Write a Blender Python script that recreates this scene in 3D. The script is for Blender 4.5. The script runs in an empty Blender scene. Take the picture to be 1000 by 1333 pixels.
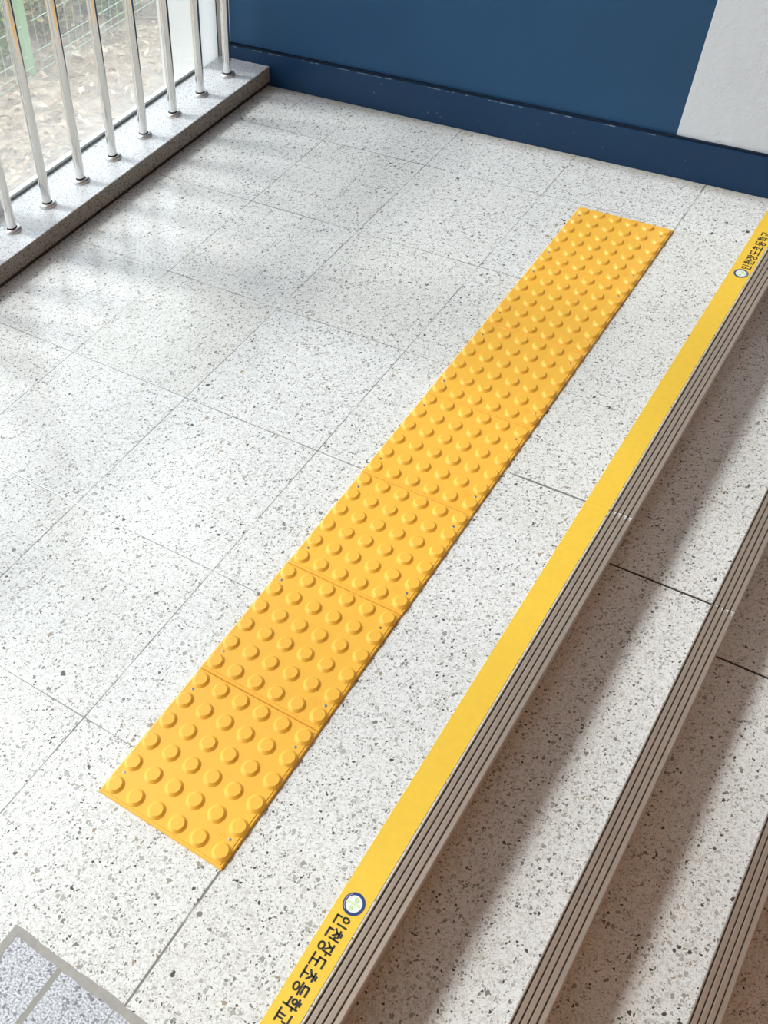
import bpy, bmesh, math, random
from mathutils import Vector, Matrix
random.seed(7)
S = bpy.context.scene
C = S.collection

# ------------------------------------------------------------------ camera
cam_d = bpy.data.cameras.new('camera')
cam = bpy.data.objects.new('camera', cam_d)
C.objects.link(cam)
cam.location = (0.672280, -0.473547, 1.474572)
cam.rotation_euler = (0.690136, 0.0807449, 0.622423)
cam_d.sensor_fit = 'AUTO'
cam_d.sensor_width = 36.0
cam_d.lens = 1267.349 * 36.0 / 1333.0
cam_d.shift_x = (500 - 244.424) / 1333.0
cam_d.shift_y = (760.955 - 666.5) / 1333.0
cam_d.clip_start = 0.02
S.camera = cam

# ------------------------------------------------------------------ world, sun, exposure
world = bpy.data.worlds.new('overcast_sky')
S.world = world
world.use_nodes = True
bg = world.node_tree.nodes['Background']
bg.inputs['Color'].default_value = (0.86, 0.93, 1.0, 1)
bg.inputs['Strength'].default_value = 3.1

sun_d = bpy.data.lights.new('hazy_sun', 'SUN')
sun_d.energy = 2.85
sun_d.angle = math.radians(10.5)
sun_d.color = (1.0, 0.985, 0.96)
sun = bpy.data.objects.new('hazy_sun', sun_d)
C.objects.link(sun)
SUN_DIR = Vector((0.73, 0.13, -1.0)).normalized()      # the way the light travels
sun.rotation_euler = SUN_DIR.to_track_quat('-Z', 'Y').to_euler()

S.view_settings.view_transform = 'Standard'
S.view_settings.look = 'None'
S.view_settings.gamma = 1.0
S.view_settings.use_curve_mapping = False
S.view_settings.exposure = -0.2

# ------------------------------------------------------------------ node helpers
class NT:
    def __init__(self, name):
        self.m = bpy.data.materials.new(name)
        self.m.use_nodes = True
        self.t = self.m.node_tree
        self.t.nodes.clear()
        self.out = self.t.nodes.new('ShaderNodeOutputMaterial')
    def n(self, typ, **kw):
        nd = self.t.nodes.new(typ)
        for k, v in kw.items():
            setattr(nd, k, v)
        return nd
    def set(self, sock, v):
        if v is None:
            return
        if isinstance(v, bpy.types.NodeSocket):
            self.t.links.new(v, sock)
        elif isinstance(v, (tuple, list)) and len(v) == 3 and sock.type == 'RGBA':
            sock.default_value = (*v, 1)
        else:
            sock.default_value = v
    def math(self, op, a, b=None, c=None, clamp=False):
        nd = self.n('ShaderNodeMath', operation=op, use_clamp=clamp)
        self.set(nd.inputs[0], a); self.set(nd.inputs[1], b); self.set(nd.inputs[2], c)
        return nd.outputs[0]
    def vmath(self, op, a, b=None):
        nd = self.n('ShaderNodeVectorMath', operation=op)
        self.set(nd.inputs[0], a); self.set(nd.inputs[1], b)
        return nd.outputs[0]
    def mix(self, fac, a, b, blend='MIX'):
        nd = self.n('ShaderNodeMix', data_type='RGBA', blend_type=blend)
        self.set(nd.inputs[0], fac); self.set(nd.inputs[6], a); self.set(nd.inputs[7], b)
        return nd.outputs[2]
    def pos(self):
        return self.n('ShaderNodeNewGeometry').outputs['Position']
    def noise(self, vec, scale, detail=2.0, rough=0.5):
        nd = self.n('ShaderNodeTexNoise')
        self.set(nd.inputs['Vector'], vec)
        nd.inputs['Scale'].default_value = scale
        nd.inputs['Detail'].default_value = detail
        nd.inputs['Roughness'].default_value = rough
        return nd
    def ramp(self, fac, stops, interp='LINEAR'):
        nd = self.n('ShaderNodeValToRGB')
        nd.color_ramp.interpolation = interp
        el = nd.color_ramp.elements
        while len(el) < len(stops):
            el.new(0.5)
        for e, (p, c) in zip(el, stops):
            e.position = p
            e.color = (*c, 1) if len(c) == 3 else c
        self.set(nd.inputs[0], fac)
        return nd.outputs[0]
    def smooth(self, v, a, b):
        nd = self.n('ShaderNodeMapRange', interpolation_type='SMOOTHSTEP')
        self.set(nd.inputs[0], v)
        nd.inputs[1].default_value = a; nd.inputs[2].default_value = b
        nd.inputs[3].default_value = 0; nd.inputs[4].default_value = 1
        return nd.outputs[0]
    def bump(self, h, strength=0.2, dist=0.001):
        nd = self.n('ShaderNodeBump')
        nd.inputs['Strength'].default_value = strength
        nd.inputs['Distance'].default_value = dist
        self.set(nd.inputs['Height'], h)
        return nd.outputs[0]
    def principled(self, color, rough=0.5, metallic=0.0, normal=None, spec=0.5, **kw):
        nd = self.n('ShaderNodeBsdfPrincipled')
        self.set(nd.inputs['Base Color'], color)
        self.set(nd.inputs['Roughness'], rough)
        self.set(nd.inputs['Metallic'], metallic)
        nd.inputs['Specular IOR Level'].default_value = spec
        for k, v in kw.items():
            self.set(nd.inputs[k], v)
        if normal is not None:
            self.set(nd.inputs['Normal'], normal)
        self.t.links.new(nd.outputs[0], self.out.inputs[0])
        return nd

def simple(name, color, rough=0.5, metallic=0.0, var=0.06, scale=40, spec=0.5, bump=0.0, bscale=300):
    k = NT(name)
    p = k.pos()
    nz = k.noise(p, scale, 3).outputs[0]
    f = k.math('MULTIPLY_ADD', nz, 2 * var, 1 - var)
    col = k.mix(1.0, tuple(color), k.n('ShaderNodeCombineColor').outputs[0], 'MULTIPLY')
    cc = [x for x in k.t.nodes if x.bl_idname == 'ShaderNodeCombineColor'][0]
    for i in range(3):
        k.t.links.new(f, cc.inputs[i])
    nrm = None
    if bump:
        nrm = k.bump(k.noise(p, bscale, 3).outputs[0], bump, 0.001)
    k.principled(col, rough, metallic, nrm, spec)
    return k.m

# terrazzo ------------------------------------------------------------
GX = [-0.818, -0.472, -0.115, 0.250]            # joints running away from the viewer
GY0, GYP = 0.101, 0.4035                         # joints across, their spacing

def terrazzo(name, base=(0.89, 0.895, 0.89), joints=None, cross=None, spec=0.5):
    k = NT(name)
    p = k.pos()
    v = k.vmath('MULTIPLY', p, (1.17, 1.0, 1.17))
    wob = k.noise(v, 130, 1).outputs['Color']
    wob = k.vmath('SUBTRACT', wob, (0.5, 0.5, 0.5))
    wob = k.vmath('MULTIPLY', wob, (0.005, 0.005, 0.005))
    v = k.vmath('ADD', v, wob)
    col = k.mix(k.noise(v, 9, 3).outputs[0], tuple(b * 0.965 for b in base), base)
    # fine grit first, then medium and large chips on top
    def layer(col, scale, thr, edge, stops, off):
        vv = k.vmath('ADD', v, (off, off * 1.7, off * 0.6))
        a = k.n('ShaderNodeTexVoronoi', feature='F1')
        a.inputs['Scale'].default_value = scale
        k.set(a.inputs['Vector'], vv)
        b = k.n('ShaderNodeTexVoronoi', feature='DISTANCE_TO_EDGE')
        b.inputs['Scale'].default_value = scale
        k.set(b.inputs['Vector'], vv)
        sep = k.n('ShaderNodeSeparateColor')
        k.set(sep.inputs[0], a.outputs['Color'])
        on = k.math('GREATER_THAN', sep.outputs[0], thr)
        e2 = k.math('MULTIPLY_ADD', sep.outputs[2], 0.16, edge)
        df = k.math('SUBTRACT', b.outputs['Distance'], e2)
        ed = k.smooth(df, 0.0, 0.05)
        f = k.math('MULTIPLY', on, ed)
        tint = k.ramp(sep.outputs[1], stops, 'CONSTANT')
        return k.mix(f, col, tint)
    lg, mg, dg, bk = (0.66, 0.655, 0.63), (0.46, 0.455, 0.43), (0.24, 0.235, 0.22), (0.085, 0.08, 0.075)
    tan = (0.40, 0.33, 0.25)
    col = layer(col, 330, 0.45, 0.02, [(0, (0.72, 0.715, 0.69)), (0.5, lg), (0.8, mg), (0.95, dg)], 3.1)
    col = layer(col, 185, 0.46, 0.03, [(0, (0.74, 0.74, 0.72)), (0.30, lg), (0.58, mg), (0.84, dg), (0.95, bk)], 7.7)
    col = layer(col, 105, 0.76, 0.06, [(0, (0.70, 0.70, 0.67)), (0.35, lg), (0.6, mg), (0.78, (0.37, 0.36, 0.33)), (0.88, tan), (0.92, dg), (0.97, bk)], 13.3)
    rough = k.math('MULTIPLY_ADD', k.noise(p, 6, 3).outputs[0], 0.12, 0.12)
    nrm = None
    if joints or cross:
        sp = k.n('ShaderNodeSeparateXYZ')
        k.set(sp.inputs[0], p)
        X, Y = sp.outputs[0], sp.outputs[1]
        masks = []
        wn = k.noise(p, 4.2, 3, 0.7).outputs[0]
        wid = k.math('MULTIPLY_ADD', wn, 0.0036, -0.0009)
        if joints:
            for gx in GX:
                d = k.math('ABSOLUTE', k.math('SUBTRACT', X, gx))
                masks.append(k.math('SUBTRACT', d, k.math('ADD', wid, 0.0009) if gx > 0.2 else wid))
            m = k.math('PINGPONG', k.math('ADD', Y, -GY0 + GYP * 10), GYP / 2)
            # distance to the closest cross joint, only left of the slab along the stairs (or in the far row)
            left = k.math('LESS_THAN', X, 0.250)
            d = k.math('MULTIPLY_ADD', k.math('SUBTRACT', 1.0, left), 1.0, m)
            masks.append(k.math('SUBTRACT', d, wid))
        if cross is not None:
            for (cy, x0) in cross:
                d = k.math('ABSOLUTE', k.math('SUBTRACT', Y, cy))
                d = k.math('MULTIPLY_ADD', k.math('LESS_THAN', X, x0), 1.0, d)
                masks.append(k.math('SUBTRACT', d, 0.0024))
        mm = masks[0]
        for q in masks[1:]:
            mm = k.math('MINIMUM', mm, q)
        jf = k.math('SUBTRACT', 1.0, k.smooth(mm, -0.0006, 0.0008))
        fade = k.smooth(k.noise(p, 7.0, 2).outputs[0], 0.30, 0.50)
        jf = k.math('MULTIPLY', jf, k.math('MULTIPLY_ADD', fade, 0.75, 0.2))
        jcol = k.mix(k.noise(p, 2.6, 2).outputs[0], (0.09, 0.085, 0.08), (0.30, 0.29, 0.27))
        # slight tone per slab
        if joints:
            ix = k.math('FLOOR', k.math('DIVIDE', k.math('ADD', X, 0.115), 0.357))
            iy = k.math('FLOOR', k.math('DIVIDE', k.math('SUBTRACT', Y, GY0), GYP))
            cv = k.n('ShaderNodeCombineXYZ')
            k.set(cv.inputs[0], ix); k.set(cv.inputs[1], iy)
            wh = k.n('ShaderNodeTexWhiteNoise', noise_dimensions='3D')
            k.set(wh.inputs['Vector'], cv.outputs[0])
            tone = k.ramp(wh.outputs['Value'], [(0, (0.95, 0.945, 0.92)), (0.5, (1, 1, 1)), (1, (0.97, 0.975, 0.98))])
            col = k.mix(1.0, col, tone, 'MULTIPLY')
            # dirt where the slab meets the plinth
            dirt = k.smooth(k.math('MULTIPLY_ADD', k.noise(p, 14, 3).outputs[0], 0.05, Y), 2.335, 2.392)
            col = k.mix(k.math('MULTIPLY', dirt, 0.6), col, (0.33, 0.29, 0.23))
        col = k.mix(jf, col, jcol)
        nrm = k.bump(k.math('SUBTRACT', 1.0, jf), 0.5, 0.001)
    k.principled(col, rough, 0, nrm, spec)
    return k.m

def granite(name, base, dark, scale=420, joints=None, rough=0.3):
    k = NT(name)
    p = k.pos()
    n1 = k.noise(p, scale, 2, 0.6).outputs[0]
    col = k.ramp(n1, [(0.32, dark), (0.47, tuple((b + d) / 2 for b, d in zip(base, dark))), (0.56, base), (0.75, tuple(min(1, b * 1.1) for b in base))])
    a = k.n('ShaderNodeTexVoronoi', feature='F1')
    a.inputs['Scale'].default_value = scale * 0.75
    k.set(a.inputs['Vector'], p)
    sep = k.n('ShaderNodeSeparateColor')
    k.set(sep.inputs[0], a.outputs['Color'])
    col = k.mix(k.math('MULTIPLY', k.math('GREATER_THAN', sep.outputs[0], 0.90), 0.7), col, tuple(d * 0.5 for d in dark))
    if joints:
        sp = k.n('ShaderNodeSeparateXYZ'); k.set(sp.inputs[0], p)
        mm = None
        for (gx, w) in joints:
            d = k.math('ABSOLUTE', k.math('SUBTRACT', sp.outputs[0], gx))
            d = k.math('SUBTRACT', d, w)
            mm = d if mm is None else k.math('MINIMUM', mm, d)
        jf = k.math('SUBTRACT', 1.0, k.smooth(mm, -0.0004, 0.0008))
        col = k.mix(jf, col, (0.30, 0.29, 0.265))
    k.principled(col, rough, 0, None, 0.5)
    return k.m

M = {}
M['terrazzo_floor'] = terrazzo('terrazzo_floor', spec=0.8, joints=True, cross=[(1.0545, 0.250), (2.119, 0.9)])
M['terrazzo_step'] = terrazzo('terrazzo_step', base=(0.89, 0.905, 0.91))
M['granite_sill'] = granite('granite_sill', (0.90, 0.92, 0.95), (0.58, 0.60, 0.64), 420)
M['granite_front'] = granite('granite_shade_front', (0.40, 0.37, 0.325), (0.17, 0.155, 0.13), 300, None, 0.75)  # darker copy of the sill granite, the front's shade put into its colour
M['granite_paver'] = granite('granite_paver', (0.68, 0.70, 0.75), (0.20, 0.21, 0.25), 300, [(0.136, 0.0045), (0.240, 0.0012), (0.342, 0.0012)])
M['grout'] = simple('grout', (0.36, 0.345, 0.315), 0.7, var=0.25, scale=60)
M['dark_grout'] = simple('dark_grout', (0.05, 0.045, 0.04), 0.8)
M['tactile'] = simple('tactile_yellow', (0.94, 0.52, 0.068), 0.30, var=0.035, scale=25, bump=0.06, bscale=900)
M['tape'] = simple('tape_yellow', (0.90, 0.58, 0.05), 0.6, var=0.07, scale=70, bump=0.25, bscale=1500)
M['ink'] = simple('ink_black', (0.024, 0.027, 0.024), 0.6)
M['blue_ink'] = simple('ink_blue', (0.018, 0.05, 0.20), 0.5)
M['white_ink'] = simple('ink_white', (0.84, 0.87, 0.88), 0.5, var=0.02)
M['green_ink'] = simple('ink_green', (0.50, 0.72, 0.22), 0.5)
M['pale_green_ink'] = simple('ink_pale_green', (0.68, 0.82, 0.42), 0.5)
M['pink_ink'] = simple('ink_pink', (0.75, 0.42, 0.42), 0.5)
M['nosing'] = simple('bronze_aluminium', (0.45, 0.37, 0.305), 0.4, metallic=0.5, var=0.12, scale=35)
M['groove'] = simple('groove_dark', (0.022, 0.017, 0.013), 0.7)
M['screw'] = simple('screw_steel', (0.55, 0.54, 0.53), 0.35, metallic=0.9)
M['dark_hole'] = simple('dark_recess', (0.02, 0.02, 0.02), 0.8)
M['steel'] = simple('stainless_steel', (0.80, 0.79, 0.76), 0.13, metallic=1.0, var=0.03, scale=12)
M['steel_worn'] = simple('stainless_flange', (0.70, 0.70, 0.70), 0.36, metallic=0.9, var=0.1, scale=60)
M['white_frame'] = simple('white_frame', (0.82, 0.84, 0.85), 0.4, var=0.03, scale=20)
M['gasket'] = simple('grey_gasket', (0.17, 0.19, 0.185), 0.6)
M['black_seal'] = simple('black_seal', (0.015, 0.015, 0.018), 0.6)
M['ceiling'] = simple('ceiling_white', (0.78, 0.78, 0.78), 0.8)
M['cream'] = simple('cream_wall', (0.74, 0.73, 0.72), 0.7)
M['wood'] = simple('orange_wood', (0.55, 0.23, 0.055), 0.5, var=0.15, scale=9)
M['facade'] = simple('pale_render', (0.55, 0.545, 0.52), 0.8, var=0.08, scale=7)
M['fence'] = simple('fence_green', (0.40, 0.54, 0.42), 0.5)
M['fence_post'] = simple('fence_post_green', (0.27, 0.42, 0.24), 0.5)
M['bark'] = simple('twig_bark', (0.22, 0.16, 0.11), 0.9, var=0.25, scale=30)

def wall_paint(name, color, rough, bs, bstr, var, spec=0.5):
    k = NT(name)
    p = k.pos()
    nz = k.noise(p, 5, 4, 0.6).outputs[0]
    col = k.mix(nz, tuple(c * (1 - var) for c in color), tuple(min(1, c * (1 + var)) for c in color))
    h = k.noise(p, bs, 4, 0.6).outputs[0]
    k.principled(col, rough, 0, k.bump(h, bstr, 0.002), spec)
    return k.m
M['blue'] = wall_paint('blue_paint', (0.021, 0.082, 0.185), 0.45, 45, 0.14, 0.10, 0.25)
M['blue_gloss'] = wall_paint('blue_gloss_paint', (0.008, 0.044, 0.115), 0.36, 30, 0.14, 0.12, 0.28)
M['navy_gap'] = simple('navy_gap', (0.004, 0.014, 0.035), 0.6, spec=0.2)
M['chip'] = simple('chipped_paint', (0.16, 0.24, 0.33), 0.6, var=0.4, scale=90)
M['white_wall'] = wall_paint('white_plaster', (0.76, 0.83, 0.90), 0.8, 60, 0.8, 0.02)

def leaf_mat(name, cols, trans=0.25):
    k = NT(name)
    oi = k.n('ShaderNodeNewGeometry').outputs['Random Per Island']
    st = [(i / max(1, len(cols) - 1), c) for i, c in enumerate(cols)]
    col = k.ramp(oi, st)
    k.principled(col, 0.7, 0, None, 0.3)
    return k.m
M['litter'] = leaf_mat('leaf_litter', [(0.17, 0.10, 0.06), (0.36, 0.24, 0.15), (0.55, 0.45, 0.34), (0.30, 0.20, 0.12), (0.62, 0.55, 0.45)])
M['leaf_green'] = leaf_mat('shrub_leaves_green', [(0.09, 0.17, 0.04), (0.22, 0.32, 0.08), (0.36, 0.42, 0.14), (0.06, 0.10, 0.03)])
M['leaf_dry'] = leaf_mat('shrub_leaves_dry', [(0.25, 0.18, 0.09), (0.46, 0.38, 0.20), (0.55, 0.50, 0.28), (0.20, 0.20, 0.10)])
k = NT('bare_earth')
p = k.pos()
col = k.ramp(k.noise(p, 16, 6, 0.7).outputs[0], [(0.3, (0.13, 0.09, 0.065)), (0.5, (0.30, 0.23, 0.17)), (0.7, (0.47, 0.40, 0.32))])
k.principled(col, 0.95, 0, k.bump(k.noise(p, 40, 5).outputs[0], 0.8, 0.02))
M['earth'] = k.m

def glass_mat(name, veil):
    k = NT(name)
    p = k.pos()
    tr = k.n('ShaderNodeBsdfTransparent'); tr.inputs[0].default_value = (0.97, 0.985, 0.98, 1)
    gl = k.n('ShaderNodeBsdfGlossy'); gl.inputs['Roughness'].default_value = 0.02
    lw = k.n('ShaderNodeLayerWeight'); lw.inputs[0].default_value = 0.5
    fres = k.math('MULTIPLY_ADD', k.math('POWER', lw.outputs['Facing'], 5.0), 0.9, 0.03)
    mx = k.n('ShaderNodeMixShader')
    k.t.links.new(fres, mx.inputs[0]); k.t.links.new(tr.outputs[0], mx.inputs[1]); k.t.links.new(gl.outputs[0], mx.inputs[2])
    last = mx
    if veil > 0:
        # whitish veil mixed into the pane, heavier towards the sill
        tl = k.n('ShaderNodeBsdfTranslucent'); tl.inputs[0].default_value = (0.9, 0.92, 0.91, 1)
        df = k.n('ShaderNodeBsdfDiffuse'); df.inputs[0].default_value = (0.9, 0.92, 0.91, 1)
        dd = k.n('ShaderNodeMixShader'); dd.inputs[0].default_value = 0.3
        k.t.links.new(tl.outputs[0], dd.inputs[1]); k.t.links.new(df.outputs[0], dd.inputs[2])
        sp = k.n('ShaderNodeSeparateXYZ'); k.set(sp.inputs[0], p)
        low = k.math('SUBTRACT', 1.0, k.smooth(sp.outputs[2], 0.04, 0.32))
        high = k.math('SUBTRACT', 1.0, k.smooth(sp.outputs[2], 0.30, 0.75))
        nz = k.noise(p, 9, 4, 0.6).outputs[0]
        f = k.math('MULTIPLY_ADD', nz, 0.10, veil - 0.05)
        f = k.math('MULTIPLY', f, high)
        f = k.math('MULTIPLY_ADD', low, 0.12, f, True)
        m2 = k.n('ShaderNodeMixShader')
        k.set(m2.inputs[0], f)
        k.t.links.new(mx.outputs[0], m2.inputs[1]); k.t.links.new(dd.outputs[0], m2.inputs[2])
        last = m2
    k.t.links.new(last.outputs[0], k.out.inputs[0])
    return k.m
M['veiled_glass'] = glass_mat('veiled_glass', 0.13)

k = NT('frosted_white')
tl = k.n('ShaderNodeBsdfTranslucent'); tl.inputs[0].default_value = (0.9, 0.92, 0.92, 1)
df = k.n('ShaderNodeBsdfDiffuse'); df.inputs[0].default_value = (0.85, 0.87, 0.88, 1)
mx = k.n('ShaderNodeMixShader'); mx.inputs[0].default_value = 0.3
k.t.links.new(tl.outputs[0], mx.inputs[1]); k.t.links.new(df.outputs[0], mx.inputs[2]); k.t.links.new(mx.outputs[0], k.out.inputs[0])
M['frosted'] = k.m

# ------------------------------------------------------------------ mesh helpers
def box(bm, x0, x1, y0, y1, z0, z1):
    v = [bm.verts.new((x, y, z)) for x in (x0, x1) for y in (y0, y1) for z in (z0, z1)]
    for f in ((0, 1, 3, 2), (4, 6, 7, 5), (0, 4, 5, 1), (2, 3, 7, 6), (0, 2, 6, 4), (1, 5, 7, 3)):
        bm.faces.new([v[i] for i in f])

def lathe(bm, prof, cx=0, cy=0, seg=28, sx=1.0, sy=1.0, cap_bottom=True, cap_top=True):
    rings = []
    for r, z in prof:
        rings.append([bm.verts.new((cx + sx * r * math.cos(2 * math.pi * i / seg), cy + sy * r * math.sin(2 * math.pi * i / seg), z)) for i in range(seg)])
    for a, b in zip(rings, rings[1:]):
        for i in range(seg):
            j = (i + 1) % seg
            bm.faces.new((a[i], a[j], b[j], b[i]))
    if cap_bottom:
        bm.faces.new(list(reversed(rings[0])))
    if cap_top:
        bm.faces.new(rings[-1])

def extrude_profile(bm, prof, y0, y1):
    """closed outline of (x, z) points swept from y0 to y1"""
    a = [bm.verts.new((x, y0, z)) for x, z in prof]
    b = [bm.verts.new((x, y1, z)) for x, z in prof]
    n = len(prof)
    for i in range(n):
        j = (i + 1) % n
        bm.faces.new((a[i], a[j], b[j], b[i]))
    bm.faces.new(list(reversed(a)))
    bm.faces.new(b)

def tube(bm, pts, r, seg=10, r_end=None):
    pts = [Vector(p) for p in pts]
    rings = []
    for i, p in enumerate(pts):
        d = (pts[min(i + 1, len(pts) - 1)] - pts[max(i - 1, 0)]).normalized()
        u = d.cross(Vector((0, 0, 1)))
        if u.length < 1e-3:
            u = d.cross(Vector((1, 0, 0)))
        u.normalize(); w = d.cross(u).normalized()
        rr = r if r_end is None else r + (r_end - r) * i / (len(pts) - 1)
        rings.append([bm.verts.new(p + rr * (math.cos(2 * math.pi * k / seg) * u + math.sin(2 * math.pi * k / seg) * w)) for k in range(seg)])
    for a, b in zip(rings, rings[1:]):
        for k in range(seg):
            j = (k + 1) % seg
            bm.faces.new((a[k], a[j], b[j], b[k]))
    bm.faces.new(list(reversed(rings[0]))); bm.faces.new(rings[-1])

def obj(name, bm, mat, parent=None, smooth=False, bevel=0.0, loc=None, sharp=35):
    bmesh.ops.recalc_face_normals(bm, faces=bm.faces)
    if bevel:
        ed = [e for e in bm.edges if len(e.link_faces) == 2 and e.calc_face_angle(0) > 0.6]
        bmesh.ops.bevel(bm, geom=ed, offset=bevel, segments=2, profile=0.5, affect='EDGES')
    me = bpy.data.meshes.new(name)
    bm.to_mesh(me); bm.free()
    me.materials.append(M[mat])
    if smooth:
        for q in me.polygons:
            q.use_smooth = True
        try:
            me.set_sharp_from_angle(angle=math.radians(sharp))
        except Exception:
            pass
    o = bpy.data.objects.new(name, me)
    C.objects.link(o)
    if parent is not None:
        o.parent = parent
    if loc:
        o.location = loc
    return o

def NB():
    return bmesh.new()

def thing(name, label, cat, loc=(0, 0, 0), group=None):
    o = bpy.data.objects.new(name, None)
    o.empty_display_size = 0.05
    C.objects.link(o)
    o.location = loc
    o['label'] = label; o['category'] = cat
    if group:
        o['group'] = group
    return o

def tag(o, label, cat, group=None, kind=None):
    o['label'] = label; o['category'] = cat
    if group:
        o['group'] = group
    if kind:
        o['kind'] = kind
    return o

def struct(o, label=None, cat=None):
    o['kind'] = 'structure'
    if label:
        o['label'] = label
    if cat:
        o['category'] = cat
    return o

# ------------------------------------------------------------------ sizes
WALL_Y = 2.372
GLASS_X = -1.378
SILL_Z = 0.063
RISE, GO = 0.14, 0.2405
EDGE = 0.5205                      # front of the landing's nosing
BACK_Y, RIGHT_X, CEIL_Z, LOW_Z = -3.2, 3.2, 3.7, -0.98
NSTEP = 6

# ------------------------------------------------------------------ structure
bm = NB()
box(bm, -1.44, EDGE - 0.012, -0.248, WALL_Y + 0.002, -0.13, 0.0)
box(bm, -1.44, 0.035, BACK_Y, -0.248, -0.13, 0.0)
struct(obj('floor', bm, 'terrazzo_floor'), 'white speckled terrazzo landing floor cut in large slabs with thin dark joints', 'floor')

bm = NB()
box(bm, 0.047, EDGE - 0.012, BACK_Y, -0.260, -0.13, 0.0)
g = struct(obj('floor_granite', bm, 'granite_paver'), 'grey speckled granite pavers let into the landing, bottom left corner of the photo', 'floor')
bm = NB()
# trowelled cement joint with an uneven edge, around the granite
pts_o, pts_i = [], []
n = 26
for i in range(n + 1):
    x = 0.035 + (EDGE - 0.012 - 0.035) * i / n
    pts_o.append((x, -0.2475 + random.uniform(-0.001, 0.0028)))
    pts_i.append((x + (0.012 if i == 0 else 0), -0.2605 - random.uniform(-0.0005, 0.0025)))
vo = [bm.verts.new((x, y, 0.0009)) for x, y in pts_o]
vi = [bm.verts.new((x, y, 0.0006)) for x, y in pts_i]
vob = [bm.verts.new((x, y, -0.02)) for x, y in pts_o]
vib = [bm.verts.new((x, y, -0.02)) for x, y in pts_i]
for i in range(n):
    bm.faces.new((vo[i], vo[i + 1], vi[i + 1], vi[i]))
    bm.faces.new((vo[i], vob[i], vob[i + 1], vo[i + 1]))
    bm.faces.new((vi[i], vi[i + 1], vib[i + 1], vib[i]))
box(bm, 0.0345, 0.0475, BACK_Y, -0.2485, -0.02, 0.0005)
struct(obj('trim_2', bm, 'grout'), 'rough grey cement joint between the granite pavers and the terrazzo', 'grout line')

bm = NB()
box(bm, EDGE + GO * NSTEP - 0.012, RIGHT_X, BACK_Y, WALL_Y + 0.002, LOW_Z - 0.1, -RISE * (NSTEP + 1))
struct(obj('floor_lower', bm, 'terrazzo_step'))
bm = NB()
box(bm, -1.5, RIGHT_X + 0.1, BACK_Y - 0.1, WALL_Y + 0.15, CEIL_Z, CEIL_Z + 0.1)
struct(obj('ceiling', bm, 'ceiling'))
bm = NB()
box(bm, -1.329, RIGHT_X, WALL_Y, WALL_Y + 0.12, LOW_Z - 0.1, CEIL_Z)
wb = struct(obj('wall_back', bm, 'blue'), 'dark blue painted wall at the far end of the landing', 'wall')
bm = NB()
box(bm, 0.134, 1.9, WALL_Y - 0.0012, WALL_Y + 0.001, 0.1105, CEIL_Z - 0.002)
o = obj('white_paint_field', bm, 'white_wall', wb)
o['label'] = 'white roughcast part of the blue wall, top right corner'
bm = NB()
box(bm, -1.44, -1.3288, WALL_Y, WALL_Y + 0.12, -0.1, CEIL_Z)
struct(obj('wall_back_end', bm, 'white_frame'), 'narrow white return at the left end of the blue wall', 'wall')
bm = NB()
box(bm, RIGHT_X, RIGHT_X + 0.12, BACK_Y, WALL_Y + 0.12, LOW_Z - 0.1, CEIL_Z)
struct(obj('wall_right', bm, 'wood'))
bm = NB()
extrude_profile(bm, [(0.85, 2.60), (RIGHT_X, 1.30), (RIGHT_X, 1.45), (0.85, 2.75)], BACK_Y, WALL_Y)
struct(obj('warm_bounce_slab', bm, 'wood'))  # unseen slab added over the stairs to bounce warm light into the step shadows
bm = NB()
box(bm, -1.44, RIGHT_X + 0.12, BACK_Y - 0.12, BACK_Y, LOW_Z - 0.1, CEIL_Z)
struct(obj('wall_front', bm, 'cream'))

# plinth of the blue wall, with a chipped top edge and a dark gap above it
PL_Y = WALL_Y - 0.010
bm = NB()
box(bm, -1.3288, RIGHT_X, PL_Y, WALL_Y - 0.0002, 0.0002, 0.104)
bb = struct(obj('baseboard_back', bm, 'blue_gloss', bevel=0.0015), 'glossy dark blue plinth along the foot of the far wall', 'baseboard')
bm = NB()
box(bm, -1.3288, RIGHT_X, WALL_Y - 0.0075, WALL_Y - 0.0003, 0.1042, 0.1105)
obj('shadow_gap', bm, 'navy_gap', bb)
bm = NB()
x = -1.31
while x < 0.9:
    L = random.uniform(0.004, 0.05)
    if random.random() < 0.62:
        z = 0.1028 + random.uniform(-0.0006, 0.0006)
        h = random.uniform(0.0007, 0.0018)
        box(bm, x, x + L, PL_Y - 0.0004, PL_Y + 0.002, z - h, z + 0.0008)
    x += L + random.uniform(0.002, 0.03)
for i in range(26):
    x, z = random.uniform(-1.0, 0.7), random.uniform(0.02, 0.09)
    a = random.uniform(0.0006, 0.0022)
    box(bm, x, x + a, PL_Y - 0.0003, PL_Y + 0.001, z, z + random.uniform(0.001, 0.006))
obj('chipped_paint', bm, 'chip', bb)['label'] = 'pale chipped paint along the plinth edge'

# ------------------------------------------------------------------ window wall on the left
bm = NB()
box(bm, -1.50, -1.39, BACK_Y - 0.12, WALL_Y + 0.12, -0.75, 0.0)
box(bm, -1.50, -1.39, BACK_Y - 0.12, WALL_Y + 0.12, 3.45, CEIL_Z)
struct(obj('wall_left', bm, 'white_frame'))

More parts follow.
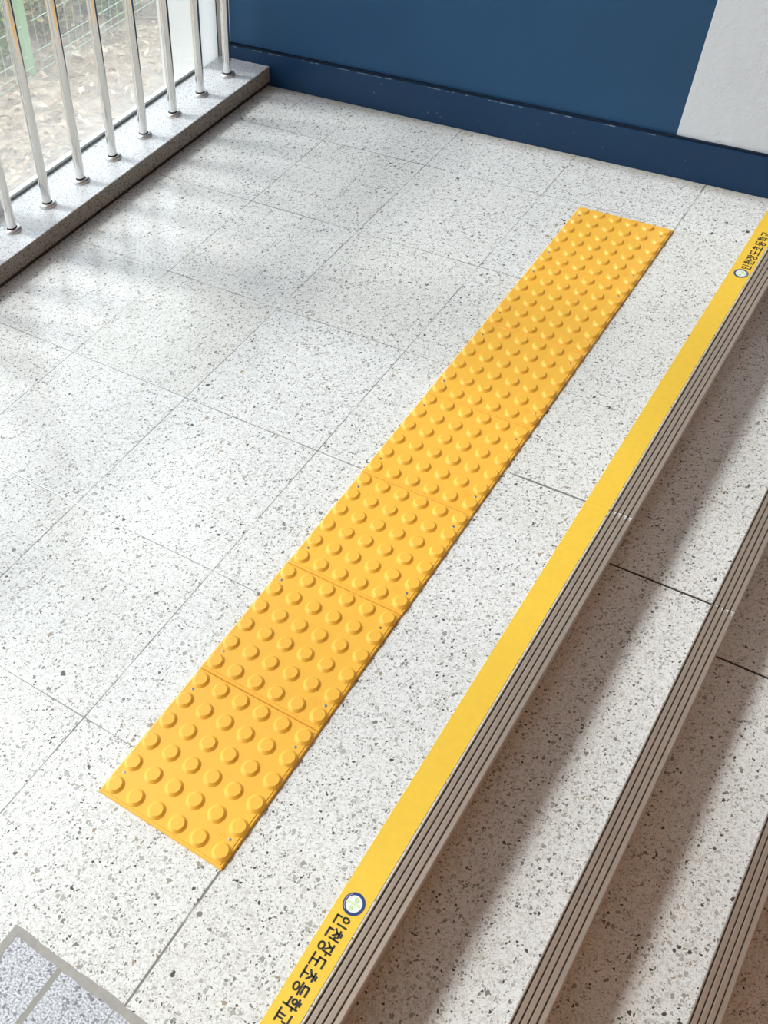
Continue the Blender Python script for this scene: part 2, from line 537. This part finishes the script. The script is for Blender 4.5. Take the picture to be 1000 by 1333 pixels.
PANES = [(-3.10, -2.16), (-2.10, -1.06), (-1.0, 0.04), (0.10, 1.18), (1.24, 2.257)]
win = bpy.data.objects.new('window_1', None)
C.objects.link(win)
struct(win, 'tall glazed stair window behind the steel railing, whitish veiled panes in white frames', 'window')
for i, (a, b) in enumerate(PANES):
    bm = NB(); box(bm, GLASS_X - 0.006, GLASS_X, a, b, 0.02, 3.45); obj('glass_pane', bm, 'veiled_glass', win)
    # grey glazing strip standing on the sill in front of each pane
    bm = NB(); box(bm, GLASS_X + 0.0002, GLASS_X + 0.010, a, b, SILL_Z + 0.0004, SILL_Z + 0.008); obj('glazing_strip', bm, 'gasket', win)
    for yy in (a, b - 0.004):
        bm = NB(); box(bm, GLASS_X + 0.0002, GLASS_X + 0.004, yy, yy + 0.004, SILL_Z + 0.009, 3.44); obj('side_seal', bm, 'gasket', win)
for (a, b) in [(-3.2, -3.10), (-2.16, -2.10), (-1.06, -1.0), (0.04, 0.10), (1.18, 1.24)]:
    bm = NB(); box(bm, GLASS_X - 0.06, GLASS_X + 0.037, a, b, 0.03, 3.45); obj('mullion', bm, 'white_frame', win, bevel=0.002)
bm = NB(); box(bm, GLASS_X - 0.008, GLASS_X + 0.012, 2.258, 2.350, 0.03, 3.45); obj('frosted_side_panel', bm, 'frosted', win, bevel=0.0015)
bm = NB(); box(bm, GLASS_X - 0.03, GLASS_X + 0.008, 2.3502, 2.3600, SILL_Z + 0.004, 3.45); obj('jamb_seal', bm, 'black_seal', win)
bm = NB(); box(bm, GLASS_X - 0.05, GLASS_X + 0.012, 2.3602, 2.3718, 0.03, 3.45); obj('jamb_cover', bm, 'white_frame', win)

# granite sill
bm = NB()
prof = [(-1.40, 0.014), (-1.1702, 0.014), (-1.1702, SILL_Z - 0.0012), (-1.1712, SILL_Z), (-1.40, SILL_Z)]
extrude_profile(bm, prof, BACK_Y, WALL_Y - 0.0101)
sill = struct(obj('trim_1', bm, 'granite_sill'), 'long low granite sill under the window carrying the steel railing', 'sill')
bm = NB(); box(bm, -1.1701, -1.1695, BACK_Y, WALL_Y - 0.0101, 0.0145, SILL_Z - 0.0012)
obj('shade_front', bm, 'granite_front', sill)['label'] = 'front face of the sill with its shade put into the brownish colour'
bm = NB(); box(bm, -1.40, -1.176, BACK_Y, WALL_Y - 0.0101, 0.0002, 0.0138)
obj('bedding_course', bm, 'dark_grout', sill)

# ------------------------------------------------------------------ stairs
st = thing('staircase', 'white speckled terrazzo steps going down from the landing edge, right half of the photo', 'stairs', (EDGE, 0, 0))
SEG = [(BACK_Y + 0.02, 1.0512), (1.0568, WALL_Y - 0.0102)]
for i in range(1, NSTEP + 1):
    x0 = EDGE + GO * (i - 1) - 0.0100
    x1 = EDGE + GO * i - 0.012
    zt = -RISE * i
    for (a, b) in SEG:
        bm = NB()
        box(bm, x0 - 0.03 - EDGE, x1 - EDGE, a, b, zt - 0.12, zt)
        obj('tread_slab', bm, 'terrazzo_step', st)
        bm = NB()
        box(bm, x0 - 0.002 - EDGE - 0.02, x0 - EDGE - 0.0004, a, b, zt + 0.0004, zt + RISE - 0.006)
        obj('riser_slab', bm, 'terrazzo_step', st)
    bm = NB()
    box(bm, x0 - EDGE - 0.001, x1 - EDGE, 1.0514, 1.0566, zt - 0.10, zt - 0.0012)
    obj('slab_joint', bm, 'dark_grout', st)

# bronze nosing strips: four flat ribs between narrow dark grooves, lip over the riser
def nosing(label, xf, zt, y0, y1):
    t = thing('stair_nosing', label, 'stair nosing', (xf, y0, zt), 'grooved metal nosings on the step edges')
    L = y1 - y0
    bm = NB()
    extrude_profile(bm, [(-0.0445, 0.0006), (-0.0105, 0.0006), (-0.0105, -0.016), (-0.0005, -0.016), (0.0, -0.0145), (0.0, 0.0002), (-0.0008, 0.0012), (-0.0445, 0.0012)], 0, L)
    obj('groove_bed', bm, 'groove', t)
    for (a, b) in [(-0.0455, -0.0424), (-0.0404, -0.0320), (-0.0304, -0.0217), (-0.0201, -0.0108), (-0.0092, 0.0010)]:
        bm = NB()
        if b > 0:
            extrude_profile(bm, [(a, 0.0012), (a + 0.0004, 0.0032), (b - 0.0028, 0.0036), (b - 0.0008, 0.0026), (b, 0.0008), (b, -0.018), (0.0001, -0.018), (0.0001, 0.0012)], 0, L)
        else:
            extrude_profile(bm, [(a, 0.0012), (a + 0.0004, 0.0030), (a + 0.0012, 0.0036), (b - 0.0012, 0.0036), (b - 0.0004, 0.0030), (b, 0.0012)], 0, L)
        obj('rib', bm, 'nosing', t)
    if y1 < 1.1 and zt > -0.2:
        # white mortar smeared across the butt joint
        bm = NB()
        for (a, b) in [(-0.039, -0.033), (-0.029, -0.0225), (-0.019, -0.012), (-0.008, -0.001)]:
            a += random.uniform(0, 0.002)
            box(bm, a, b, L - random.uniform(0.0012, 0.0022), L + 0.0006, 0.0030, 0.0040)
            if random.random() < 0.5:
                box(bm, a + 0.003, a + 0.0042, L - random.uniform(0.006, 0.012), L - 0.001, 0.0030, 0.0038)
        obj('mortar_smear', bm, 'white_ink', t)
    return t
for i in range(0, NSTEP + 1):
    xf = EDGE + GO * i
    zt = -RISE * i
    where = ['on the landing edge beside the yellow tape', 'on the first step down', 'on the second step down, bottom right corner'][i] if i < 3 else 'on step %d below the landing' % i
    word = ['first', 'second', 'third', 'fourth', 'fifth', 'sixth', 'seventh'][i]
    nosing('near length of grooved bronze nosing ' + (where if i < 3 else 'on the %s step edge from the landing' % word), xf, zt, -1.4, 1.0520)
    nosing('far length of bronze nosing ' + (['on the landing edge along the tape, toward the blue wall', 'on the first step down, toward the blue wall', 'on the second step down, toward the blue wall'][i] if i < 3 else 'on the %s step edge from the landing' % word), xf, zt, 1.0545, WALL_Y - 0.0105)

# ------------------------------------------------------------------ tactile tiles
TW, TL, TZ = 0.2520, 0.2984, 0.0065
def make_tile(label):
    t = thing('tactile_paving_tile', label, 'tactile tile', (0, 0, 0), 'yellow tactile tiles in a row')
    bm = NB()
    i = 0.006; j = 0.0035
    def ring(m, z):
        return [bm.verts.new(q) for q in ((m, m, z), (TW - m, m, z), (TW - m, TL - m, z), (m, TL - m, z))]
    levels = [(0.0, 0.0002), (0.0, 0.0030), (0.0020, 0.0052), (0.0046, 0.0054), (0.0052, 0.0049), (0.0060, TZ)]
    rs = [ring(m, z) for m, z in levels]
    for a, b in zip(rs, rs[1:]):
        for q in range(4):
            bm.faces.new((a[q], a[(q + 1) % 4], b[(q + 1) % 4], b[q]))
    bm.faces.new(rs[-1]); bm.faces.new(list(reversed(rs[0])))
    obj('base_plate', bm, 'tactile', t)
    bm = NB()
    lathe(bm, [(0.0172, -0.0003), (0.0168, 0.0003), (0.0158, 0.0012), (0.0120, 0.0049), (0.0116, 0.0051)], seg=44, sx=0.93, sy=1.04)
    d0 = None
    for r in range(6):
        for c in range(6):
            loc = (0.0187 + 0.0434 * c, 0.0240 + 0.0502 * r, TZ)
            if d0 is None:
                d0 = obj('dome', bm, 'tactile', t, smooth=True, loc=loc, sharp=14)
            else:
                d = d0.copy(); C.objects.link(d); d.parent = t; d.location = loc
    s0 = None
    for (x, y) in [(0.0165, 0.0505), (0.0166, 0.2515), (0.2348, 0.0490), (0.2335, 0.2500)]:
        if s0 is None:
            bm = NB()
            lathe(bm, [(0.0030, -0.0002), (0.0030, 0.0002), (0.0024, 0.0007), (0.0011, 0.0008)], seg=16, sx=0.93, sy=1.04)
            s0 = obj('screw', bm, 'screw', t, smooth=True, loc=(x, y, TZ))
            bm = NB()
            for a in (0, math.pi / 2):
                w, l = 0.0003, 0.0011
                if a: w, l = l, w
                box(bm, -l, l, -w, w, 0.0007, 0.0011)
            h = obj('screw_slot', bm, 'dark_hole', s0)
        else:
            s = s0.copy(); C.objects.link(s); s.parent = t; s.location = (x, y, TZ)
            h2 = h.copy(); C.objects.link(h2); h2.parent = s
    # faint raised maker's mark beside the last dome
    bm = NB()
    def annulus(r0, r1, seg=28):
        for q in range(seg):
            a0, a1 = 2 * math.pi * q / seg, 2 * math.pi * (q + 1) / seg
            vs = []
            for z in (-0.0001, 0.00035):
                for (r, a) in ((r0, a0), (r1, a0), (r1, a1), (r0, a1)):
                    vs.append(bm.verts.new((0.93 * r * math.cos(a), 1.04 * r * math.sin(a), z)))
            bm.faces.new(vs[4:8]); bm.faces.new((vs[0], vs[1], vs[5], vs[4])); bm.faces.new((vs[1], vs[2], vs[6], vs[5])); bm.faces.new((vs[2], vs[3], vs[7], vs[6])); bm.faces.new((vs[3], vs[0], vs[4], vs[7]))
    annulus(0.0092, 0.0098)
    for (a, b, c_, d) in [(-0.003, -0.0022, -0.0045, 0.0045), (0.0022, 0.003, -0.0045, 0.0045), (-0.003, 0.003, 0.0037, 0.0045), (-0.003, 0.003, -0.0045, -0.0037), (-0.003, 0.003, -0.0004, 0.0004)]:
        box(bm, a, b, c_, d, -0.0001, 0.00035)
    obj('moulded_mark', bm, 'tactile', t, loc=(0.2150, 0.0475, TZ))
    return t
def copy_tree(o, parent=None):
    c = o.copy(); C.objects.link(c)
    if parent is not None:
        c.parent = parent
    for ch in list(o.children):
        copy_tree(ch, c)
    return c
tile_labels = ['yellow studded tactile tile at the near end of the row, nearest the viewer',
               'yellow studded tactile tile second from the near end of the row',
               'yellow studded tactile tile third from the near end of the row',
               'yellow studded tactile tile in the exact middle of the row of seven',
               'yellow studded tactile tile third from the blue wall end of the row',
               'yellow studded tactile tile second from the blue wall end of the row',
               'yellow studded tactile tile at the far end of the row, nearest the blue wall']
tile_y = [0.0005 + 0.2995 * i for i in range(7)]
tile0 = make_tile(tile_labels[0])
tiles = [tile0]
for lb in tile_labels[1:]:
    c = copy_tree(tile0); c['label'] = lb; tiles.append(c)
for t, y in zip(tiles, tile_y):
    t.location = (random.uniform(-0.0006, 0.0006), y, 0.0)
    t.rotation_euler.z = random.uniform(-0.0015, 0.0015)

# ------------------------------------------------------------------ yellow tape with the school's name
TX0, TX1 = 0.4250, 0.4724
tape = thing('yellow_edge_tape', 'flat yellow tape strip along the landing edge with black lettering and round emblems', 'tape', (TX0, 0, 0))
TT = 0.0010
bm = NB()
ys = [-0.40, 1.050, 1.0535, 1.057, WALL_Y - 0.012]
zs = [TT, TT, TT + 0.0007, TT, TT]
va = [bm.verts.new((0, y, z)) for y, z in zip(ys, zs)]
vb = [bm.verts.new((TX1 - TX0, y, z)) for y, z in zip(ys, zs)]
vc = [bm.verts.new((0, y, 0.0001)) for y in ys]
vd = [bm.verts.new((TX1 - TX0, y, 0.0001)) for y in ys]
for i in range(len(ys) - 1):
    bm.faces.new((va[i], vb[i], vb[i + 1], va[i + 1]))
    bm.faces.new((vc[i], va[i], va[i + 1], vc[i + 1]))
    bm.faces.new((vb[i], vd[i], vd[i + 1], vb[i + 1]))
bm.faces.new((va[0], vc[0], vd[0], vb[0])); bm.faces.new((va[-1], vb[-1], vd[-1], vc[-1]))
obj('tape_strip', bm, 'tape', tape)

def ell(cx, cy, rx, ry, n=20):
    return [(cx + rx * math.cos(2 * math.pi * i / n), cy + ry * math.sin(2 * math.pi * i / n)) for i in range(n + 1)]
GLYPH = [
    [ell(.30, .72, .19, .20), [(.84, 1.0), (.84, .36)], [(.24, .36), (.24, .06), (.90, .06)]],
    [[(.22, .97), (.48, .97)], [(.06, .82), (.64, .82)], [(.35, .82), (.28, .62), (.06, .46)], [(.37, .68), (.64, .46)], [(.86, 1.0), (.86, .34)], [(.64, .66), (.86, .66)], [(.24, .34), (.24, .06), (.90, .06)]],
    [[(.06, .92), (.62, .92)], [(.34, .92), (.28, .68), (.06, .50)], [(.36, .74), (.62, .50)], [(.78, 1.0), (.78, .42)], [(.78, .72), (1.0, .72)], ell(.52, .20, .29, .18)],
    [[(.84, .94), (.18, .94), (.18, .52), (.86, .52)], [(.50, .52), (.50, .12)], [(.02, .10), (.98, .10)]],
    [[(.36, .99), (.64, .99)], [(.16, .84), (.84, .84)], [(.50, .84), (.42, .64), (.14, .46)], [(.52, .68), (.86, .46)], [(.50, .42), (.50, .12)], [(.02, .10), (.98, .10)]],
    [[(.84, .97), (.18, .97), (.18, .66), (.86, .66)], [(.02, .49), (.98, .49)], ell(.50, .18, .29, .17)],
    [[(.22, 1.0), (.48, 1.0)], [(.04, .86), (.66, .86)], ell(.35, .62, .18, .14), [(.80, 1.0), (.80, .40)], [(.80, .70), (1.0, .70)], [(.18, .30), (.80, .30), (.80, .0)]],
    [[(.14, .93), (.84, .93), (.80, .56)], [(.36, .55), (.36, .12)], [(.64, .50), (.64, .12)], [(.02, .10), (.98, .10)]],
]
def lettering(parent, y_start, x_base, h, pitch, cw, flip):
    """reading direction -y (flip=False) or +y; glyph tops point to the stairs or away from them"""
    bm = NB()
    z0, z1 = TT - 0.0001, TT + 0.00025
    sw = 0.138
    def w(gx, gy):
        if not flip:
            return (x_base + gy * h - TX0, y_start - gx)
        return (x_base - gy * h - TX0, y_start + gx)
    for i, gl in enumerate(GLYPH):
        for stroke in gl:
            for a, b in zip(stroke, stroke[1:]):
                A = Vector((a[0] * cw, a[1] * h)); B = Vector((b[0] * cw, b[1] * h))
                d = (B - A).normalized(); nn = Vector((-d.y, d.x)) * sw * h / 2
                e = d * sw * h * (0.30 if len(stroke) < 10 else 0.03)
                A2, B2 = A - e, B + e
                vs = []
                for q in (A2 - nn, B2 - nn, B2 + nn, A2 + nn):
                    vs.append(w(q.x + i * pitch, q.y / h))
                lo = [bm.verts.new((x, y, z0)) for x, y in vs]
                hi = [bm.verts.new((x, y, z1)) for x, y in vs]
                bm.faces.new(hi); bm.faces.new(list(reversed(lo)))
                for q in range(4):
                    bm.faces.new((lo[q], lo[(q + 1) % 4], hi[(q + 1) % 4], hi[q]))
    return obj('printed_lettering', bm, 'ink', parent)

def disc(bm, r0, r1, z, cx=0, cy=0, seg=36, sx=0.9, sy=1.04, a0=0, a1=2 * math.pi):
    """flat printed ring or disc with its own small thickness"""
    z0 = z - 0.00012
    for q in range(seg):
        b0, b1 = a0 + (a1 - a0) * q / seg, a0 + (a1 - a0) * (q + 1) / seg
        P = [(cx + sx * r * math.cos(b), cy + sy * r * math.sin(b)) for r, b in ((r0, b0), (r1, b0), (r1, b1), (r0, b1))]
        if r0 < 1e-6:
            P = [(cx, cy)] + P[1:3]
        hi = [bm.verts.new((x, y, z)) for x, y in P]
        lo = [bm.verts.new((x, y, z0)) for x, y in P]
        bm.faces.new(hi)
        for i in range(len(P)):
            j = (i + 1) % len(P)
            if (Vector(P[i]) - Vector(P[j])).length > 1e-7:
                bm.faces.new((lo[i], lo[j], hi[j], hi[i]))
def emblem(parent, x, y, rot):
    bm = NB(); disc(bm, 0.0, 0.0126, TT + 0.0003)
    e = obj('round_emblem', bm, 'white_ink', parent, loc=(x - TX0, y, 0))
    e.rotation_euler.z = rot
    e.scale = (1.15, 1.15, 1.0)
    bm = NB(); disc(bm, 0.0119, 0.0162, TT + 0.0004); obj('emblem_ring', bm, 'blue_ink', e)
    bm = NB(); disc(bm, 0.0137, 0.0141, TT + 0.0005, a0=math.pi * 0.72, a1=math.pi * 1.30, seg=20); obj('ring_lettering', bm, 'white_ink', e)
    bm = NB(); box(bm, -0.0095, 0.0095, -0.0016, 0.0016, TT + 0.0002, TT + 0.00045); obj('emblem_bar', bm, 'pale_green_ink', e)
    for s in (-1, 1):
        bm = NB()
        disc(bm, 0.0018, 0.0035, TT + 0.00045, cx=0.001 * s, cy=0.0068 * s, seg=20)
        disc(bm, 0.0, 0.0011, TT + 0.00045, cx=0.001 * s, cy=0.0068 * s, seg=12)
        obj('emblem_leaf', bm, 'green_ink', e)
    bm = NB(); disc(bm, 0.0098, 0.0103, TT + 0.00045, a0=math.pi * 0.75, a1=math.pi * 1.1, seg=14); obj('emblem_arc', bm, 'pink_ink', e)
emblem(tape, 0.4500, 0.0690, 0.0)
lettering(tape, 0.0465, 0.4365, 0.0228, 0.0238, 0.0210, False)
emblem(tape, 0.4515, 1.9860, math.pi)
lettering(tape, 2.0085, 0.4660, 0.0228, 0.0238, 0.0210, True)

# ------------------------------------------------------------------ railing on the sill
rail = thing('window_railing', 'polished steel railing of upright round bars standing on the granite sill before the window', 'railing', (-1.258, 1.6, SILL_Z))
bar_y = [1.186, 1.336, 1.486, 1.637, 1.790, 1.943, 2.092, 2.246]
bar_y = [1.186 - 0.151 * k for k in range(8, 0, -1)] + bar_y
b0 = f0 = None
for y in bar_y:
    loc = (0, y - 1.6, 0)
    if b0 is None:
        bm = NB()
        lathe(bm, [(0.0137, 0.001), (0.0137, 0.95)], seg=28, sx=0.95)
        b0 = obj('baluster', bm, 'steel', rail, smooth=True, loc=loc)
        bm = NB()
        lathe(bm, [(0.0262, 0.0003), (0.0264, 0.0030), (0.0256, 0.0065), (0.0228, 0.0095), (0.0180, 0.0108), (0.0155, 0.0100), (0.0146, 0.0070)], seg=32, sx=0.92, cap_top=False)
        f0 = obj('base_flange', bm, 'steel_worn', b0, smooth=True)
        bm = NB()
        lathe(bm, [(0.0139, 0.0072), (0.0147, 0.0090), (0.0141, 0.0130)], seg=24, sx=0.95, cap_top=False, cap_bottom=False)
        c0 = obj('dark_collar', bm, 'black_seal', b0, smooth=True)
    else:
        b = b0.copy(); C.objects.link(b); b.parent = rail; b.location = loc
        f = f0.copy(); C.objects.link(f); f.parent = b
        c = c0.copy(); C.objects.link(c); c.parent = b
bm = NB()
tube(bm, [(0, bar_y[0] - 1.68, 0.965), (0, WALL_Y - 1.6 - 0.001, 0.965)], 0.021, 20)
obj('handrail', bm, 'steel', rail, smooth=True)

# ------------------------------------------------------------------ outside
GZ = -0.60
bm = NB()
nx, ny = 60, 70
grid = []
for i in range(nx + 1):
    row = []
    for j in range(ny + 1):
        x = -1.505 - 9.0 * i / nx; y = -3.0 + 13.0 * j / ny
        z = GZ + random.uniform(-0.02, 0.02) * min(1, i / 3) + 0.05 * math.sin(1.7 * x + 2.3 * y) * min(1, i / 5)
        if x < -3.2:
            z += 0.25 * (-3.2 - x) ** 1.1 * 0.6
        row.append(bm.verts.new((x, y, z)))
    grid.append(row)
for i in range(nx):
    for j in range(ny):
        bm.faces.new((grid[i][j], grid[i][j + 1], grid[i + 1][j + 1], grid[i + 1][j]))
go = obj('ground_outside', bm, 'earth', smooth=True)
go['kind'] = 'structure'
go['label'] = 'bare earth bank outside the window'
def gz(x, y):
    z = GZ + 0.05 * math.sin(1.7 * x + 2.3 * y)
    if x < -3.2:
        z += 0.15 * (-3.2 - x) ** 1.1
    return z
bm = NB()
for i in range(5200):
    x = -1.56 - abs(random.gauss(0, 1.0)); y = random.uniform(0.6, 5.0)
    if x < -4.6 or (x > -1.92 and 2.40 < y < 2.66): continue
    s = random.uniform(0.012, 0.034)
    R = Matrix.Rotation(random.uniform(0, 6.28), 3, 'Z') @ Matrix.Rotation(random.uniform(-0.7, 0.7), 3, 'X') @ Matrix.Rotation(random.uniform(-0.5, 0.5), 3, 'Y')
    base = Vector((x, y, gz(x, y) + random.uniform(0.012, 0.035)))
    P = [(-1, 0, 0), (0, -.45, .15), (1, 0, .1), (0, .45, .25)]
    vs = [bm.verts.new(base + R @ (Vector(q) * s)) for q in P]
    bm.faces.new(vs[:3]); bm.faces.new((vs[0], vs[2], vs[3]))
tag(obj('leaf_litter', bm, 'litter'), 'dry brown fallen leaves strewn on the ground outside the window', 'leaves', kind='stuff')

# wire mesh fence
FX = -3.0
fe = thing('mesh_fence', 'pale green welded wire mesh fence with a square post outside the window', 'fence', (FX, 3.0, GZ))
for y in (0.75, 3.03, 5.3):
    bm = NB(); box(bm, -0.022, 0.022, y - 3.0 - 0.024, y - 3.0 + 0.024, -0.1, 1.75)
    obj('fence_post', bm, 'fence_post', fe, bevel=0.003)
for (a, b) in ((0.78, 3.0), (3.06, 5.27)):
    bm = NB()
    z = 0.06
    n = 0
    while z < 1.7:
        dx = 0.04 + (0.02 if n % 6 in (1,) else 0)
        tube(bm, [(dx, a - 3.0, z), (dx, b - 3.0, z)], 0.0020, 6)
        n += 1
        z += 0.045 if n % 6 in (1, 2) else 0.135
    y = a + 0.02
    while y < b:
        tube(bm, [(0.04, y - 3.0, 0.03), (0.04, y - 3.0, 1.7)], 0.0015, 6)
        y += 0.055
    obj('mesh_panel', bm, 'fence', fe)

# shrubs behind the fence, leafy down to the ground
def shrub(label, x, y, h, w, nleaf, mat):
    t = thing('shrub', label, 'shrub', (x, y, gz(x, y) - 0.02), 'shrubs behind the fence')
    bs = NB(); bl = NB()
    for i in range(13):
        a = random.uniform(0, 6.28); r = random.uniform(0.35, 1.0) * w
        top = Vector((math.cos(a) * r, math.sin(a) * r, h * random.uniform(0.35, 1.0)))
        mid = top * 0.5 + Vector((random.uniform(-.05, .05), random.uniform(-.05, .05), 0.04))
        tube(bs, [(random.uniform(-.04, .04), random.uniform(-.04, .04), 0), mid, top], 0.008, 5, 0.003)
        for k in range(7):
            f = random.uniform(0.15, 1.0)
            p0 = top * f
            q = p0 + Vector((random.uniform(-.16, .16), random.uniform(-.16, .16), random.uniform(-.02, .14)))
            tube(bs, [p0, (p0 + q) / 2 + Vector((0, 0, .02)), q], 0.0035, 4, 0.0015)
            for j in range(nleaf):
                c = p0.lerp(q, random.random()) + Vector((random.gauss(0, .035), random.gauss(0, .035), random.gauss(0, .035)))
                c.z = max(c.z, 0.03)
                s = random.uniform(0.014, 0.032)
                R = Matrix.Rotation(random.uniform(0, 6.28), 3, 'Z') @ Matrix.Rotation(random.uniform(-1.2, 1.2), 3, 'X')
                vs = [bl.verts.new(c + R @ (Vector(v) * s)) for v in ((-1, 0, 0), (0, -.38, .1), (1, 0, 0), (0, .38, .1))]
                bl.faces.new(vs)
    obj('twigs', bs, 'bark', t); obj('foliage', bl, mat, t)
for sp_ in [('green leafy shrub directly behind the pale green fence post', -3.27, 3.02, 0.50, 0.17, 26, 'leaf_green'),
            ('dry yellowish shrub just right of the fence post', -3.26, 3.52, 0.40, 0.17, 22, 'leaf_dry'),
            ('low green shrub second to the right of the fence post', -3.24, 4.00, 0.35, 0.17, 30, 'leaf_green'),
            ('dry shrub at the right end of the visible fence', -3.24, 4.48, 0.40, 0.17, 24, 'leaf_dry'),
            ('tall dry shrub in the second row behind the fence post', -3.86, 3.30, 0.7, 0.24, 24, 'leaf_dry'),
            ('tall green shrub in the second row, farther right', -3.70, 3.85, 0.7, 0.24, 28, 'leaf_green')]:
    shrub(*sp_)

# pale outer wall of the building beyond the jamb
bm = NB()
box(bm, -1.71, -1.505, 2.47, 2.60, -0.75, 3.7)
struct(obj('wall_outer', bm, 'facade'), 'pale rendered outer wall seen through the right end of the window', 'wall')
